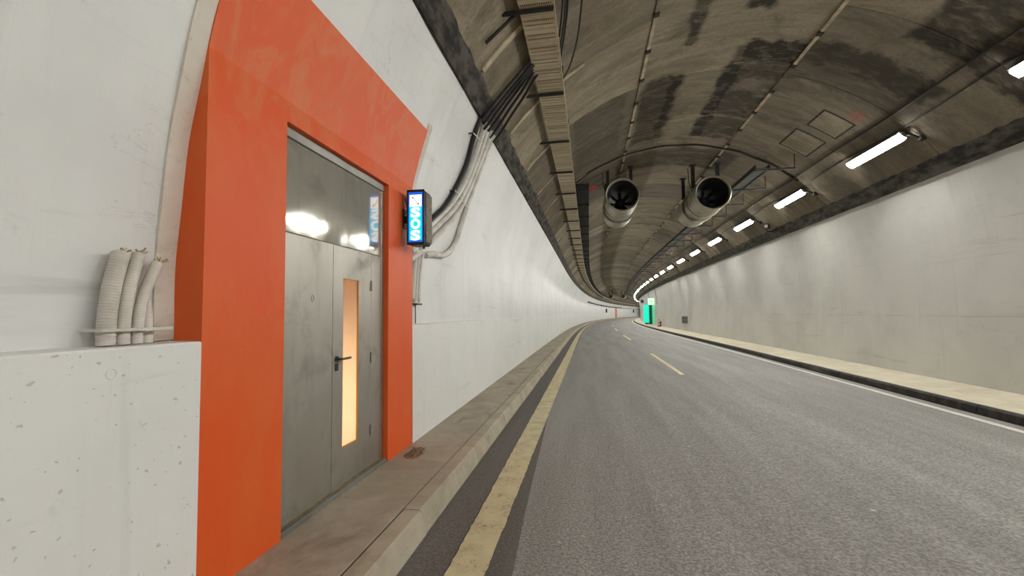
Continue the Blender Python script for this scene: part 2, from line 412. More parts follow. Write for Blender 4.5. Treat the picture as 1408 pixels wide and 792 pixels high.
# ================================================================== STRUCTURE
# ---- road
def seam(s):
    pts = [(-18, -.45), (2.9, -.515), (4.0, -.575), (6.5, -.655), (8.7, -.78), (13, -.72), (29, -.62), (60, -.62), (300, -.62)]
    for (a, x), (b, y) in zip(pts, pts[1:]):
        if s <= b: return x+(y-x)*(s-a)/(b-a)
    return pts[-1][1]
fine_sta = srange(-18, 30, .75)+srange(32, 260, 2.5)
floor = build('floor', sweep(lambda s: [(seam(s), 0), (1.5, .01), (3.2, .01), (6.2, 0)], fine_sta), M_ROAD, kind='structure',
              label='grey asphalt carriageway curving right through the tunnel', cat='road')
build('asphalt_strip', sweep(lambda s: [(-1.5, -.004), (-.9, -.004), (seam(s), -.001)], fine_sta), M_GUTTER, floor, label='darker brown asphalt strip along the left kerb')
def edge_line(l0, l1, z, s0, s1, jit):
    st = srange(s0, 16, .06)+srange(16.5, s1, 1.5)
    rnd = random.Random(3)
    offs = {s: (rnd.uniform(-jit, jit), rnd.uniform(-jit, jit)) for s in st}
    return sweep(lambda s: [(l0+offs[s][0]*(s < 16), z), ((l0+l1)/2, z+.002), (l1+offs[s][1]*(s < 16), z)], st)
def ylc(s): return 0 if s < 9 else -.04*min(1, (s-9)/10)
build('edge_line', edge_line(-.945, -.69, .006, -2, 230, .005), M_YEL, floor, label='worn yellow edge line beside the left kerb')
build('edge_line', edge_line(5.61, 5.73, .008, -6, 230, .004), M_WLINE, floor, label='thin white edge line before the black right kerb')
for k in range(0, 12):
    a = 12.4+14.9*k
    build('lane_dash', sweep([(2.29, .017), (2.41, .017)], srange(a, a+6.0, 1.5)), M_YDASH, floor)

# ---- left walkway and kerb
walk = build('walkway_left', sweep(lambda s: [(-2.34 if 1.9 < s < 5.3 else -2.12, .168), (-2.0, .168), (-1.75, .172), (-1.463, .168), (-1.457, .10)], sorted(set(STA+[1.89, 1.91, 5.29, 5.31]))), M_WALK, kind='structure',
             label='stained concrete service walkway under the left wall', cat='walkway')
build('joint_filler', sweep([(-1.47, .150), (-1.43, .150)], STA), M_JOINT, walk)
kerb = thing('kerb_left', 'pale concrete kerb of long stones edging the left walkway', 'kerb', (-1.35, 0, 0), kind='structure')
def kerb_left(s0, s1, ch=.018):
    pr = [(-1.437, -.05), (-1.24, -.05), (-1.255, 0), (-1.295, .158), (-1.312, .169), (-1.437, .168)]
    return sweep(pr, srange(s0, s1, 1.7), True)
KP = 1.68
for k in range(-3, 50):
    a = 3.37+KP*k
    o = build('kerb_stone', kerb_left(a+.006, a+KP-.006), M_KERB, kerb)
    if a < 24:
        o.location.x += random.uniform(-.006, .006); o.location.z += random.uniform(-.004, .003)
build('kerb_run', kerb_left(3.37+KP*50, 255), M_KERB, kerb, kind='stuff')
build('kerb_run', kerb_left(-18, 3.37-KP*3-.01), M_KERB, kerb, kind='stuff')

# ---- right walkway and kerb
build('walkway_right', sweep([(6.06, .10), (6.07, .142), (6.7, .15), (7.45, .155)], STA), M_RWALK, kind='structure',
      label='cream coloured raised walkway along the right wall', cat='walkway')
kr = thing('kerb_right', 'low soot-black kerb with chipped edges along the right lane', 'kerb', (6, 0, 0), kind='structure')
rk = random.Random(11)
def kerb_right(s0, s1):
    st = srange(s0, s1, .5 if s1 < 40 else 2)
    ch = {s: (rk.random() if rk.random() > .8 else 0)*.03 for s in st}
    return sweep(lambda s: [(6.062, -.03), (5.94, -.03), (5.945, .03), (5.965+ch[s], .118-ch[s]), (5.99+ch[s], .14-ch[s]*.7), (6.062, .143)], st, True)
for k in range(-2, 40):
    a = 4.3+2.0*k; build('kerb_stone', kerb_right(a+.008, a+1.992), M_RKERB, kr)
build('kerb_run', kerb_right(84.32, 255), M_RKERB, kr, kind='stuff')
build('kerb_run', kerb_right(-18, .29), M_RKERB, kr, kind='stuff')

# ---- left wall
def zs(a, b, n): return [a+(b-a)*i/n for i in range(n+1)]
def left_upper(z0):
    return lambda s: [(WL(z, s), z) for z in zs(z0, 4.66, 16)]
lsta = lambda a, b: [a]+[s for s in srange(-18, 12, .5)+srange(13.5, 60, 1.5)+srange(62.5, 260, 2.5) if a < s < b]+[b]
wl = build('wall_left', join(sweep(left_upper(1.52), lsta(-18, 2.62)), sweep(left_upper(3.12), lsta(2.62, 4.58)), sweep(left_upper(1.52), lsta(4.58, 260))),
           M_WALL, kind='structure', smooth=True, label='glossy white painted curved side wall left of the road', cat='wall')
def plinth(a, b):
    return sweep(lambda s: [(-2.055, .0), (-2.06, 1.525), (-2.066, 1.535), (-2.06-.2*recess(s)-.03, 1.54)], lsta(a, b))
build('plinth', plinth(-18, 2.12), M_PLINTH, wl, label='pitted white lower wall with a ledge left of the orange surround')
build('plinth', plinth(5.055, 260), M_PLINTH, wl, label='white lower wall beyond the orange surround')
build('plug_ring', tube([Vector((-2.06, 1.659+.022*math.cos(t), 1.423+.022*math.sin(t))) for t in [i*math.pi/10 for i in range(21)]], .004, 6, False), M_PLINTH, wl)
build('wall_ridge', sweep(lambda s: [(WL(z, s)+.012*(5.44 < s < 5.56), z) for z in zs(2.6, 4.6, 14)], [5.40, 5.46, 5.54, 5.60]), M_WALL, wl, smooth=True)
# ---- right wall
wr = build('wall_right', sweep([(WR(z), z) for z in zs(.0, 4.43, 18)], STA), M_WALLR, kind='structure', smooth=True,
      label='long matt white wall right of the road', cat='wall')
# ---- tunnel end walls
build('wall_back', ([P(-18, -3, -.5), P(-18, 8.2, -.5), P(-18, 8.2, 7.2), P(-18, -3, 7.2)], [(0, 1, 2, 3)]), M_WALLR, kind='structure', label='white wall closing the tunnel behind the viewpoint', cat='wall')
build('wall_front', ([P(260, -3, -.5), P(260, 8.2, -.5), P(260, 8.2, 7.2), P(260, -3, 7.2)], [(0, 1, 2, 3)]), M_WALLR, kind='structure', label='far wall out of sight round the bend', cat='wall')

# ---- vault
ceil = build('ceiling', shell(31, 146, -18, 260, RR+.09, RR+.2, 30, 4), M_JOINT, kind='structure', smooth=True,
             label='soot-stained concrete vault over the road', cat='ceiling')
PER = 2.15; SR = 14.3
k0 = -9; rp = random.Random(5)
for k in range(k0, 62):
    a = SR+PER*k
    for (t0, t1) in ((36.3, 73.25), (73.55, 106.35), (106.65, 141.1)):
        d = rp.uniform(-.006, .006)
        na = 10
        build('ceiling_panel', shell(t0, t1, a+.007, a+PER-.007, RR+d, RR+.095, na, 2.2), M_CEIL, ceil, smooth=True)
build('ceiling_run', shell(36.3, 141.1, SR+PER*62, 260, RR, RR+.09, 24, 4), M_CEIL, ceil, smooth=True, kind='stuff')
for k in range(-5, 40):
    a = SR+PER*k
    build('joint_rib', shell(126 if k % 3 else 121, 140.5, a-.05, a+.05, RR-.03, RR+.02, 8, 1), M_RIB, ceil, smooth=True)
# soot bands at the springing
def rough_band(t0, t1, name, lab, lz):
    rr = random.Random(int(t0))
    st = srange(-18, 40, .18)+srange(41, 260, 2.5)
    def pr(s):
        j = lambda a: rr.uniform(-a, a)*(s < 40)
        out = [lz]+[arc(RR-.02+j(.012), t0+(t1-t0)*i/4) for i in range(5)]
        out[-1] = arc(RR-.004, t1+j(.25)); out.append(arc(RR+.08, t1+.0))
        return out
    build(name, sweep(pr, st), M_SOOT, kind='structure', label=lab, cat='trim')
rough_band(144.4, 141.0, 'trim_1', 'black sooty band where the left wall meets the vault', (-1.60, 4.62))
rough_band(32.4, 36.4, 'trim_2', 'black sooty band where the right wall meets the vault', (7.13, 4.40))

# ================================================================== DOOR SURROUND AND DOOR
S_A, S_B, S_C, S_D = 2.12, 2.785, 4.405, 5.055
sur = thing('door_surround', 'orange painted concrete surround framing the steel door in the left wall', 'door surround', (-2.15, 3.6, .168))
def front(s, z0):
    out = []
    for z in ([z0]+[z for z in (.6, 1.5, 2.4, 3.05) if z > z0]+zs(3.1, 3.86, 10)):
        out.append((max(-2.06, WL(z)+.022), z))
    return out
def sur_piece(s0, s1, z0):
    def pr(s):
        fr = front(s, z0); return fr+[(WL(3.86)-.10, 3.862), (-2.32, 3.4), (-2.32, z0)]
    return sweep(pr, [s0, s1], True)
build('jamb', sur_piece(S_A, S_B, .14), M_ORANGE, sur)
build('jamb', sur_piece(S_C, S_D, .14), M_ORANGE, sur)
build('lintel', sur_piece(S_B, S_C, 3.03), M_ORANGE, sur)
# plaster fillets following the wall profile on both sides
def fillet(s0, s1, d=.016):
    zz = zs(1.545, 3.95, 22)
    def pr(s): return [(WL(z)+d+.004*math.sin(z*9), z) for z in zz]+[(WL(z)-.02, z) for z in zz[::-1]]
    return sweep(pr, [s0, (s0+s1)/2, s1], True)
build('plaster_fillet', fillet(2.005, S_A), M_PLASTER, sur, label='pinkish plaster strip along the orange side')
build('plaster_fillet', fillet(S_D, 5.17), M_PLASTER, sur)

door = thing('door_1', 'grey stainless steel emergency door with tall narrow lit window', 'door', (-2.13, 3.6, .168), kind='structure')
LD = -2.118                                      # door plane
def slab(s0, s1, z0, z1, l=LD, th=.04, b=.003): return rbox(l-th, l, s0, s1, z0, z1, b, 1)
LA, LB = 3.475, 4.14                             # door leaf from / to
build('sill', rbox(-2.2, -2.068, S_B+.002, S_C-.002, .10, .205, .006, 1), mat_concrete('sill_concrete', (132, 130, 120), (112, 110, 101), (82, 78, 70)), door)
build('frame_head', slab(S_B+.003, S_C-.003, 2.955, 3.028, LD+.012, .07), M_FRAME, door)
build('frame_post', slab(S_C-.05, S_C-.003, .206, 2.953, LD+.006, .07), M_FRAME, door)
build('frame_post', slab(S_B+.003, S_B+.028, .206, 2.953, LD+.006, .07), M_FRAME, door)
build('overpanel', slab(S_B+.03, S_C-.052, 2.268, 2.953), M_MIRROR, door, label='mirror-like polished steel panel over the door')
build('side_panel', slab(S_B+.03, LA-.004, .206, 2.264), M_STEEL, door)
build('side_panel', slab(LB+.005, S_C-.052, .206, 2.264), M_STEEL, door)
# leaf: four rails round the glass
G0, G1, GZ0, GZ1 = 3.632, 3.905, .525, 1.99
leaf = thing('door_leaf', None, None, (LD, (LA+LB)/2, .21)); leaf.parent = door
leaf.location = Vector((LD, (LA+LB)/2, .21))-WLOC[door.name]
leafm = join(box(LD-.045, LD, LA, G0, .21, 2.262), box(LD-.045, LD, G1, LB, .21, 2.262), box(LD-.045, LD, G0, G1, .21, GZ0), box(LD-.045, LD, G0, G1, GZ1, 2.262))
build('leaf_panel', leafm, M_STEEL, leaf)
build('glass_pane', box(LD-.026, LD-.016, G0, G1, GZ0, GZ1), M_GLASS, leaf, label='frosted window pane glowing peach')
bead = join(box(LD-.014, LD-.001, G1-.010, G1-.0005, GZ0, GZ1), box(LD-.014, LD-.001, G0+.0005, G0+.006, GZ0, GZ1), box(LD-.014, LD-.001, G0, G1, GZ1-.008, GZ1-.0005), box(LD-.014, LD-.001, G0, G1, GZ0+.0005, GZ0+.006))
build('glazing_bead', bead, simple('amber_glazing_bead', (196, 140, 60), rough=.5), leaf)
hz_ = 1.295
hd = join(cyl((LD, 3.535, hz_), (LD+.012, 3.535, hz_), .026, 16), tube(spline([(LD+.005, 3.535, hz_), (LD+.045, 3.535, hz_), (LD+.055, 3.56, hz_), (LD+.055, 3.66, hz_), (LD+.048, 3.672, hz_)], 5), .0105, 8),
          rbox(LD, LD+.008, 3.512, 3.558, hz_-.10, hz_-.035, .003, 1))
build('door_handle', hd, M_HANDLE, leaf, smooth=True, label='dark lever handle')
for z in (.55, 1.25, 1.95): build('hinge', cyl((LD+.008, LB+.002, z-.05), (LD+.008, LB+.002, z+.05), .008, 8), M_STEEL, leaf, smooth=True)
build('lock_cover', join(tube([(LD+.002, 3.19+.017*math.cos(t), 1.80+.026*math.sin(t)) for t in [i*math.pi/8 for i in range(17)]], .0025, 5, False)), M_FRAME, door)
build('kick_strip', rbox(LD-.001, LD+.008, S_B+.03, S_C-.052, .206, .216, .002, 1), simple('dull_brass_strip', (158, 132, 78), (120, 102, 66), 12, .5, .5, obj=False), door)
# unseen box and lamp added to backlight the frosted pane
light_box = thing('pane_light_box', 'unseen orange and cream box added to tint the door pane glow', 'light box', (-2.7, 3.75, .168), kind='structure')
def inv_box(x0, x1, y0, y1, z0, z1): return box(x0, x1, y0, y1, z0, z1)
v, f = box(-3.1, -2.345, 3.3, 4.3, .17, 1.55); build('lower_shell', (v, [q for i, q in enumerate(f) if i not in (1, 5)]), M_LBOXC, light_box)
v, f = box(-3.1, -2.345, 3.3, 4.3, 1.55, 2.6); build('upper_shell', (v, [q for i, q in enumerate(f) if i not in (1, 4)]), M_LBOXO, light_box)
bl = thing('pane_backlight', 'unseen warm lamp added behind the frosted door pane to make it glow', 'lamp', (-2.95, 3.77, .6))
build('base', rbox(-3.09, -3.0, 3.68, 3.86, .5, 1.3, .01, 1), M_LAMPBODY, bl)
build('lens', rbox(-2.998, -2.94, 3.69, 3.85, .52, 1.28, .02, 2), M_BULB, bl, smooth=True)

# ================================================================== SOS SIGN
sg = thing('emergency_sign', 'lit blue SOS telephone sign box projecting from the orange door surround', 'sign', (-1.885, 4.83, 2.44))
build('casing', rbox(-1.988, -1.782, 4.72, 4.95, 2.435, 3.055, .034, 3), M_SIGN, sg, smooth=True)
build('side_cover', rbox(-1.786, -1.774, 4.752, 4.938, 2.47, 3.02, .004, 1), M_SIGNSIDE, sg, label='dusty brown side plate')
build('rim', join(rbox(-1.988, -1.782, 4.708, 4.721, 3.025, 3.055, .006, 2), rbox(-1.988, -1.782, 4.708, 4.721, 2.435, 2.465, .006, 2),
                  rbox(-1.988, -1.968, 4.708, 4.721, 2.44, 3.05, .005, 2), rbox(-1.802, -1.782, 4.708, 4.721, 2.44, 3.05, .005, 2)), M_SIGN, sg)
fp = build('face_panel', rbox(-1.972, -1.798, 4.713, 4.72, 2.458, 3.032, .002, 1), M_BLUE, sg, label='blue illuminated face')
build('inner_panel', box(-1.958, -1.812, 4.7115, 4.713, 2.485, 2.875), M_CYAN, fp, label='cyan illuminated field behind the letters')
build('pictogram_plate', box(-1.955, -1.815, 4.7105, 4.713, 2.862, 2.995), M_SIGNW, fp, label='white square with telephone handset')
hs = join(tube([(-1.915, 4.7095, 2.965), (-1.90, 4.7095, 2.945), (-1.87, 4.7095, 2.905), (-1.85, 4.7095, 2.892)], .003, 6),
          rbox(-1.925, -1.908, 4.7085, 4.7105, 2.955, 2.972, .002, 1), rbox(-1.862, -1.845, 4.7085, 4.7105, 2.883, 2.900, .002, 1))
build('handset', hs, M_PICTO, fp)
def letter(ch, cx, cz, h, wdt, y, mat, parent):
    cu = bpy.data.curves.new('t', 'FONT'); cu.body = ch; cu.size = 1; cu.extrude = .0; cu.offset = .05; cu.resolution_u = 4
    ob = bpy.data.objects.new('t', cu); COL.objects.link(ob); bpy.context.view_layer.update()
    me = bpy.data.meshes.new_from_object(ob.evaluated_get(bpy.context.evaluated_depsgraph_get()))
    bpy.data.objects.remove(ob)
    vv = [v.co.copy() for v in me.vertices]; ff = [tuple(p.vertices) for p in me.polygons]
    x0, x1 = min(v.x for v in vv), max(v.x for v in vv); y0, y1 = min(v.y for v in vv), max(v.y for v in vv)
    out = [Vector((cx+((v.x-x0)/(x1-x0)-.5)*wdt, y, cz+((v.y-y0)/(y1-y0)-.5)*h)) for v in vv]
    n = len(out); back = [Vector((v.x, v.y+.003, v.z)) for v in out]
    bpy.data.meshes.remove(me)
    return build('letter', (out, ff), mat, parent)
for i, ch in enumerate('SOS'): letter(ch, -1.885, 2.795-.127*i, .118, .112, 4.710, M_SIGNW, fp)
build('mounting_arm', join(rbox(-2.06, -1.985, 4.80, 4.87, 2.70, 2.78, .006, 1), rbox(-2.062, -2.045, 4.765, 4.905, 2.64, 2.86, .004, 1)), M_SIGN, sg)
build('feed_cable', tube(spline([(-2.055, 4.82, 2.98), (-2.03, 4.8, 2.93), (-2.02, 4.81, 2.84), (-2.02, 4.83, 2.78)], 5), .006, 6), M_BLACK, sg, smooth=True)
build('cable_gland', cyl((-1.84, 4.85, 2.405), (-1.84, 4.85, 2.44), .014, 10), M_SIGN, sg)

# ================================================================== CONDUITS ON THE LEFT WALL
def wallpath(pts, off):                           # pts: (s, z) on the curved wall
    return spline([P(s, WL(z, s)+off, z) for s, z in pts], 7)
BL = [(5.25, 2.60), (5.5, 2.75), (5.845, 2.977), (6.2, 3.22), (6.455, 3.55), (6.60, 3.956), (6.5, 4.348), (6.48, 4.60)]
C1 = [(5.25, 2.53), (5.5, 2.68), (5.84, 2.906), (6.40, 3.296), (6.716, 3.676), (6.81, 4.058), (6.77, 4.418), (6.70, 4.64)]
C2 = [(5.25, 2.44), (5.5, 2.58), (5.9, 2.82), (6.58, 3.27), (6.88, 3.67), (6.97, 4.05), (6.95, 4.40), (6.88, 4.66)]
C3 = [(5.25, 2.34), (5.6, 2.50), (6.009, 2.734), (6.78, 3.244), (7.04, 3.657), (7.12, 4.048), (7.14, 4.36), (7.10, 4.66)]
C4 = [(5.75, 2.45), (6.0, 2.505), (6.45, 2.54), (6.78, 2.66), (6.98, 2.82), (7.10, 3.10), (7.17, 3.363), (7.24, 3.64), (7.27, 4.0), (7.28, 4.36), (7.26, 4.65)]
pipes = [('black_cable', BL, .036, M_BLACK, 'black cable left of the white conduits rising from the blue sign', 'cable'),
         ('white_conduit', C1, .043, M_COND, 'white conduit nearest the black cable, rising behind the blue sign', 'conduit'),
         ('white_conduit', C2, .043, M_COND, 'middle white conduit of the bundle rising behind the blue sign', 'conduit'),
         ('white_conduit', C3, .043, M_COND, 'white conduit on the right edge of the straight rising bundle', 'conduit'),
         ('white_conduit', C4, .043, M_COND, 'white conduit hooking round in a bend below the blue sign', 'conduit')]
for nm, pts, r, m, lab, cat in pipes:
    build(nm, tube(wallpath(pts, r+.004), r, 10), m, smooth=True, label=lab, cat=cat, group='conduits beside the orange surround')
BL2 = [(6.15, 2.50), (6.5, 2.52), (6.85, 2.62), (7.06, 2.80), (7.17, 3.10), (7.24, 3.34)]
build('black_cable', tube(wallpath(BL2, .02), .020, 8), M_BLACK, smooth=True, label='black cable tucked under the hooked white conduit', cat='cable', group='conduits beside the orange surround')
for x, z0, z1, r, lab in ((5.43, 1.86, 2.55, .034, 'vertical white conduit below the blue sign, closest to the orange surround'), (5.56, 1.82, 2.50, .026, 'vertical white conduit below the blue sign, second from the orange surround'), (5.67, 1.82, 2.46, .026, 'vertical white conduit below the blue sign, third from the orange surround')):
    tp = [(x, z0), (x, (z0+z1)/2), (x+.02, z1), (x+.12, z1+.12)]
    build('white_conduit', tube(wallpath(tp, r+.004), r, 10), M_COND, smooth=True, label=lab, cat='conduit', group='conduits beside the orange surround')
cl = thing('pipe_clamp', 'small dark clamp with a thin wire under the vertical conduits', 'clamp', P(5.6, -2.25, 1.80))
build('clamp_bar', rbox(-2.25, -2.185, 5.50, 5.70, 1.785, 1.805, .003, 1), M_BLACK, cl)
build('wire', tube(spline([(-2.235, 5.58, 1.79), (-2.24, 5.6, 1.70), (-2.235, 5.59, 1.60), (-2.24, 5.6, 1.545)], 4), .006, 6), M_BLACK, cl)
for (pts, nm) in (([(6.35, 3.49), (6.6, 3.47), (6.85, 3.43), (7.25, 3.42)], 'white strap across the conduits at mid height'), ([(6.35, 4.33), (6.7, 4.36), (7.0, 4.36), (7.35, 4.34)], 'white strap across the conduits near the soot band')):
    pa = wallpath(pts, .075)
    st_ = thing('conduit_strap', nm, 'strap', tuple(pa[0]))
    build('strap_band', tube(pa, .009, 6), M_COND, st_)
    build('strap_end', cyl(pa[0], pa[0]+Vector((-.08, 0, 0)), .012, 6), M_HANDLE, st_)
    build('strap_end', cyl(pa[-1], pa[-1]+Vector((-.08, 0, 0)), .012, 6), M_HANDLE, st_)
# black cables across the soot band up to the tray
top_ends = [(6.48, 6.40), (6.56, 6.46), (6.70, 6.52), (6.88, 6.60), (7.10, 6.70), (7.26, 6.80)]
for i, (sa, sb) in enumerate(top_ends):
    pts = [(sa, -1.60, 4.56), (sa-.02, -1.47, 4.70), (sa*.75+sb*.25, -1.26, 4.95), (sa*.45+sb*.55, -1.02, 5.19), (sb, -.80, 5.39), (sb-.1, -.62, 5.50)]
    build('black_cable', tube(spline([P(s, l+.04+.02*(i % 2), z-.02*(i % 3)) for s, l, z in pts], 6), .022, 8), M_BLACK, smooth=True,
          label=('first', 'second', 'third', 'fourth', 'fifth', 'sixth')[i]+' black cable from the left climbing over the soot band to the tray', cat='cable', group='black cables climbing to the tray')

# corrugated stub pipes on the ledge
def corr(name, s, r, lean, h, lab, l0=-2.165):
    base = Vector((l0, s, 1.541)); path = []
    n = 90
    for i in range(n+1):
        t = i/n; path.append(base+Vector((-.02*t, lean*t*t, h*t)))
    rad = [r*(1+.045*math.sin(i*2*math.pi/3.0)) for i in range(n+1)]
    th = thing(name, lab, 'pipe', tuple(base), group='corrugated pipe stubs on the ledge')
    build('corrugated_tube', tube(path, r, 14, True, rad), M_CORR, th, smooth=True)
    e = path[-1]; d = (path[-1]-path[-4]).normalized()
    build('end_collar', tube([e-d*.004, e+d*.03, e+d*.04], r*.98, 12, True, [r*.98, r*1.02, r*.7]), M_CORR, th, smooth=True)
    fr = [tube([e+d*.03, e+d*.05+Vector((random.uniform(-.03, .03), random.uniform(-.03, .045), random.uniform(-.005, .02)))], .004, 4) for _ in range(9)]
    build('frayed_filling', join(*fr), M_FRAY, th)
corr('corrugated_pipe', 1.714, .037, .062, .40, 'widest white corrugated pipe stub, leftmost on the ledge')
corr('corrugated_pipe', 1.790, .029, .070, .405, 'middle white corrugated pipe stub on the ledge')
corr('corrugated_pipe', 1.857, .026, .098, .375, 'right white corrugated pipe stub bending towards the orange surround')
stub = thing('pipe_stub', 'short white pipe stub behind the right corrugated pipe', 'pipe', (-2.19, 1.93, 1.541))
build('stub_tube', cyl((-2.19, 1.93, 1.541), (-2.19, 1.925, 1.70), .026, 12), M_CORR, stub, smooth=True)
build('stub_cone', tube([(-2.19, 1.925, 1.70), (-2.195, 1.92, 1.80)], .02, 10, True, [.024, .012]), M_CORR, stub, smooth=True)
build('fixing_rail', join(rbox(-2.122, -2.113, 1.66, 2.00, 1.603, 1.618, .002, 1), rbox(-2.24, -2.113, 1.655, 1.665, 1.603, 1.618, .002, 1)), M_COND,
      label='thin white rail strapping the corrugated pipe stubs', cat='rail')
# debris on the walkway at the foot of the surround
def heap(cx, cy, rx, ry, h):
    V, Fc = [], []; n, m = 18, 7; rd = random.Random(2)
    V.append(Vector((cx, cy, .171+h)))
    for j in range(1, m+1):
        for k in range(n):
            t = 2*math.pi*k/n; q = j/m; rr = q*(1+rd.uniform(-.18, .18))
            V.append(Vector((cx+rx*rr*math.cos(t), cy+ry*rr*math.sin(t), .168+max(0, h*(1-q**1.6)*(1+rd.uniform(-.5, .4))))))
    for k in range(n): Fc.append((0, 1+k, 1+(k+1) % n))
    for j in range(m-1):
        for k in range(n): Fc.append((1+j*n+k, 1+j*n+(k+1) % n, 1+(j+1)*n+(k+1) % n, 1+(j+1)*n+k))
    return V, Fc
dh = thing('debris_heap', 'small heap of brown debris on the walkway beside the orange jamb', 'debris', (-1.86, 4.66, .168))
build('mound', heap(-1.87, 4.66, .10, .16, .035), M_DEBRIS, dh)
build('twigs', join(*[tube([(-1.95+random.uniform(0, .16), 4.55+random.uniform(0, .25), .18+random.uniform(0, .03)), (-1.93+random.uniform(0, .16), 4.55+random.uniform(0, .25), .185+random.uniform(0, .03))], .004, 4) for _ in range(26)]), M_DEBRIS, dh, kind='stuff')

# ================================================================== CABLE TRAYS
def sta(a, b): return [a]+[s for s in STA if a < s < b]+[b]
tr = thing('cable_tray', 'brown perforated steel cable tray hung under the left of the vault', 'cable tray', P(0, -.56, 5.35))
TL0, TL1, TZ = -.775, -.345, 5.35
build('tray_base', sweep([(TL0, TZ), (TL1, TZ), (TL1, TZ+.006), (TL0, TZ+.006)], sta(-16, 200), True), M_TRAY, tr)
build('tray_flange', sweep([(TL0, TZ), (TL0+.004, TZ), (TL0+.004, TZ+.085), (TL0, TZ+.085)], sta(-16, 200), True), M_TRAY, tr)
build('tray_flange', sweep([(TL1-.004, TZ-.012), (TL1+.004, TZ-.012), (TL1+.004, TZ+.085), (TL1-.004, TZ+.085)], sta(-16, 200), True), simple('pale_tray_lip', (196, 184, 152), (170, 158, 128), 6, .5, .2, obj=False), tr)
for k in range(-5, 46):
    s = 7.4+PER*k
    br = join(sbox(s-.02, s+.02, TL0-.22, TL1-.01, TZ-.045, TZ-.006), sbox(s-.015, s+.015, TL0-.22, TL0-.19, TZ-.04, 5.32))
    if k < 12: br = join(br, cyl(P(s, -.36, TZ-.03), P(s, -.36, 5.80), .008, 6))
    build('tray_bracket', br, M_TRAYD, tr)
build('support_bar', join(tube([P(5.35, -.80, 5.40), P(5.30, -1.20, 5.02)], .022, 6)), M_TRAYD, tr)
lad = thing('cable_ladder', 'dark sooty cable ladder starting left of the jet fans', 'cable ladder', P(14.1, -.17, 5.55))
def ladder(root, l0, l1, z, s0, s1, ext0, ext1, n):
    build('ladder_pan', sweep([(l0, z), (l1, z), (l1, z+.01), (l0, z+.01)], sta(s0, s1), True), M_TRAYD, root)
    for l in (l0, l1): build('side_rail', sweep([(l-.012, z-.02), (l+.012, z-.02), (l+.012, z+.10), (l-.012, z+.10)], sta(s0, s1), True), M_TRAYD, root)
    for k in range(n):
        s = s0+.05+2.08*k
        top = ZC+math.sqrt(RR**2-(((ext1 if ext1 > 1 else ext0))-CC)**2)
        e = ext1 if ext1 > 1 else ext0
        br = join(sbox(s-.025, s+.025, ext0, ext1, z-.06, z-.018), cyl(P(s, e, z-.03), P(s, e, top+.03), .011, 6))
        build('ladder_bracket', br, M_TRAYD, root)
ladder(lad, -.36, .04, 5.55, 14.1, 200, -.46, .06, 44)
build('end_plate', rbox(-.38, .06, 14.02, 14.06, 5.50, 5.66, .004, 1), M_TRAYD, lad)
build('marker_plate', rbox(.06, .34, 14.2, 14.24, 5.52, 5.60, .004, 1), M_RED, lad, label='small red marker plate')
lad2 = thing('cable_ladder', 'dark sooty cable ladder on side arms right of the jet fans', 'cable ladder', P(13.2, 4.75, 5.55))
ladder(lad2, 4.58, 4.94, 5.55, 13.15, 200, 4.55, 5.58, 44)
# cables dangling to the right of the near tray
for i, (pts, lab) in enumerate([
    ([(3.2, -.20, 5.46), (4.2, -.22, 5.42), (5.2, -.24, 5.42), (6.0, -.33, 5.44)], 'black cable hugging the right lip of the near tray'),
    ([(3.2, -.15, 5.47), (4.3, -.17, 5.43), (5.4, -.22, 5.42), (6.3, -.34, 5.45)], 'black cable second out from the right lip of the near tray'),
    ([(3.2, -.11, 5.49), (4.3, -.13, 5.45), (5.5, -.20, 5.44), (6.5, -.34, 5.45)], 'black cable third out from the right lip of the near tray'),
    ([(3.2, -.02, 5.52), (4.6, .02, 5.46), (5.8, -.06, 5.40), (6.6, -.20, 5.38), (7.1, -.34, 5.42)], 'black cable looping widest to the right of the near tray')]):
    build('black_cable', tube(spline([P(*p) for p in pts], 8), .014, 7), M_BLACK, smooth=True, label=lab, cat='cable', group='cables beside the near tray')
# arched cable across the vault by the fans
build('arched_cable', tube([P(SR+.03*math.sin(i*.7), *arc(RR-.03, 48+(130-48)*i/60)) for i in range(61)], .028, 7), M_BLACK, smooth=True,
      label='black cable arching across the vault just before the jet fans', cat='cable')
# cables along the lamps
for l, dl, r, lab in ((6.03, .03, .02, 'black cable running above the lamp row on the vault'), (6.28, .05, .013, 'thin black cable nearest the lamp row on the vault')):
    pts = []
    for s in srange(-10, 90, .8):
        lc = l+dl*math.sin(s*1.4)*.5; t = ang(lc); pts.append(P(s, *arc(RR-.035, t)))
    build('lamp_cable', tube(pts, r, 6), M_BLACK, smooth=True, label=lab, cat='cable')
# bolted metal strips over the longitudinal joints
for th_, lab in ((106.5, 'bolted metal strip along the vault left of the crown'), (73.4, 'bolted metal strip along the vault right of the crown')):
    js = thing('joint_strip', lab, 'joint strip', P(8, *arc(RR-.02, th_)))
    for k in range(-2, 40):
        a = 3.2+1.075*k
        build('strip_segment', shell(th_-.35, th_+.35, a+.012, a+1.06, RR-.022-.003*(k % 2), RR+.02, 2, 2), M_RIB if k % 3 else M_CEIL, js)
        build('bolt', shell(th_-.5, th_+.5, a-.05, a+.05, RR-.045, RR, 2, 2), M_JOINT, js)
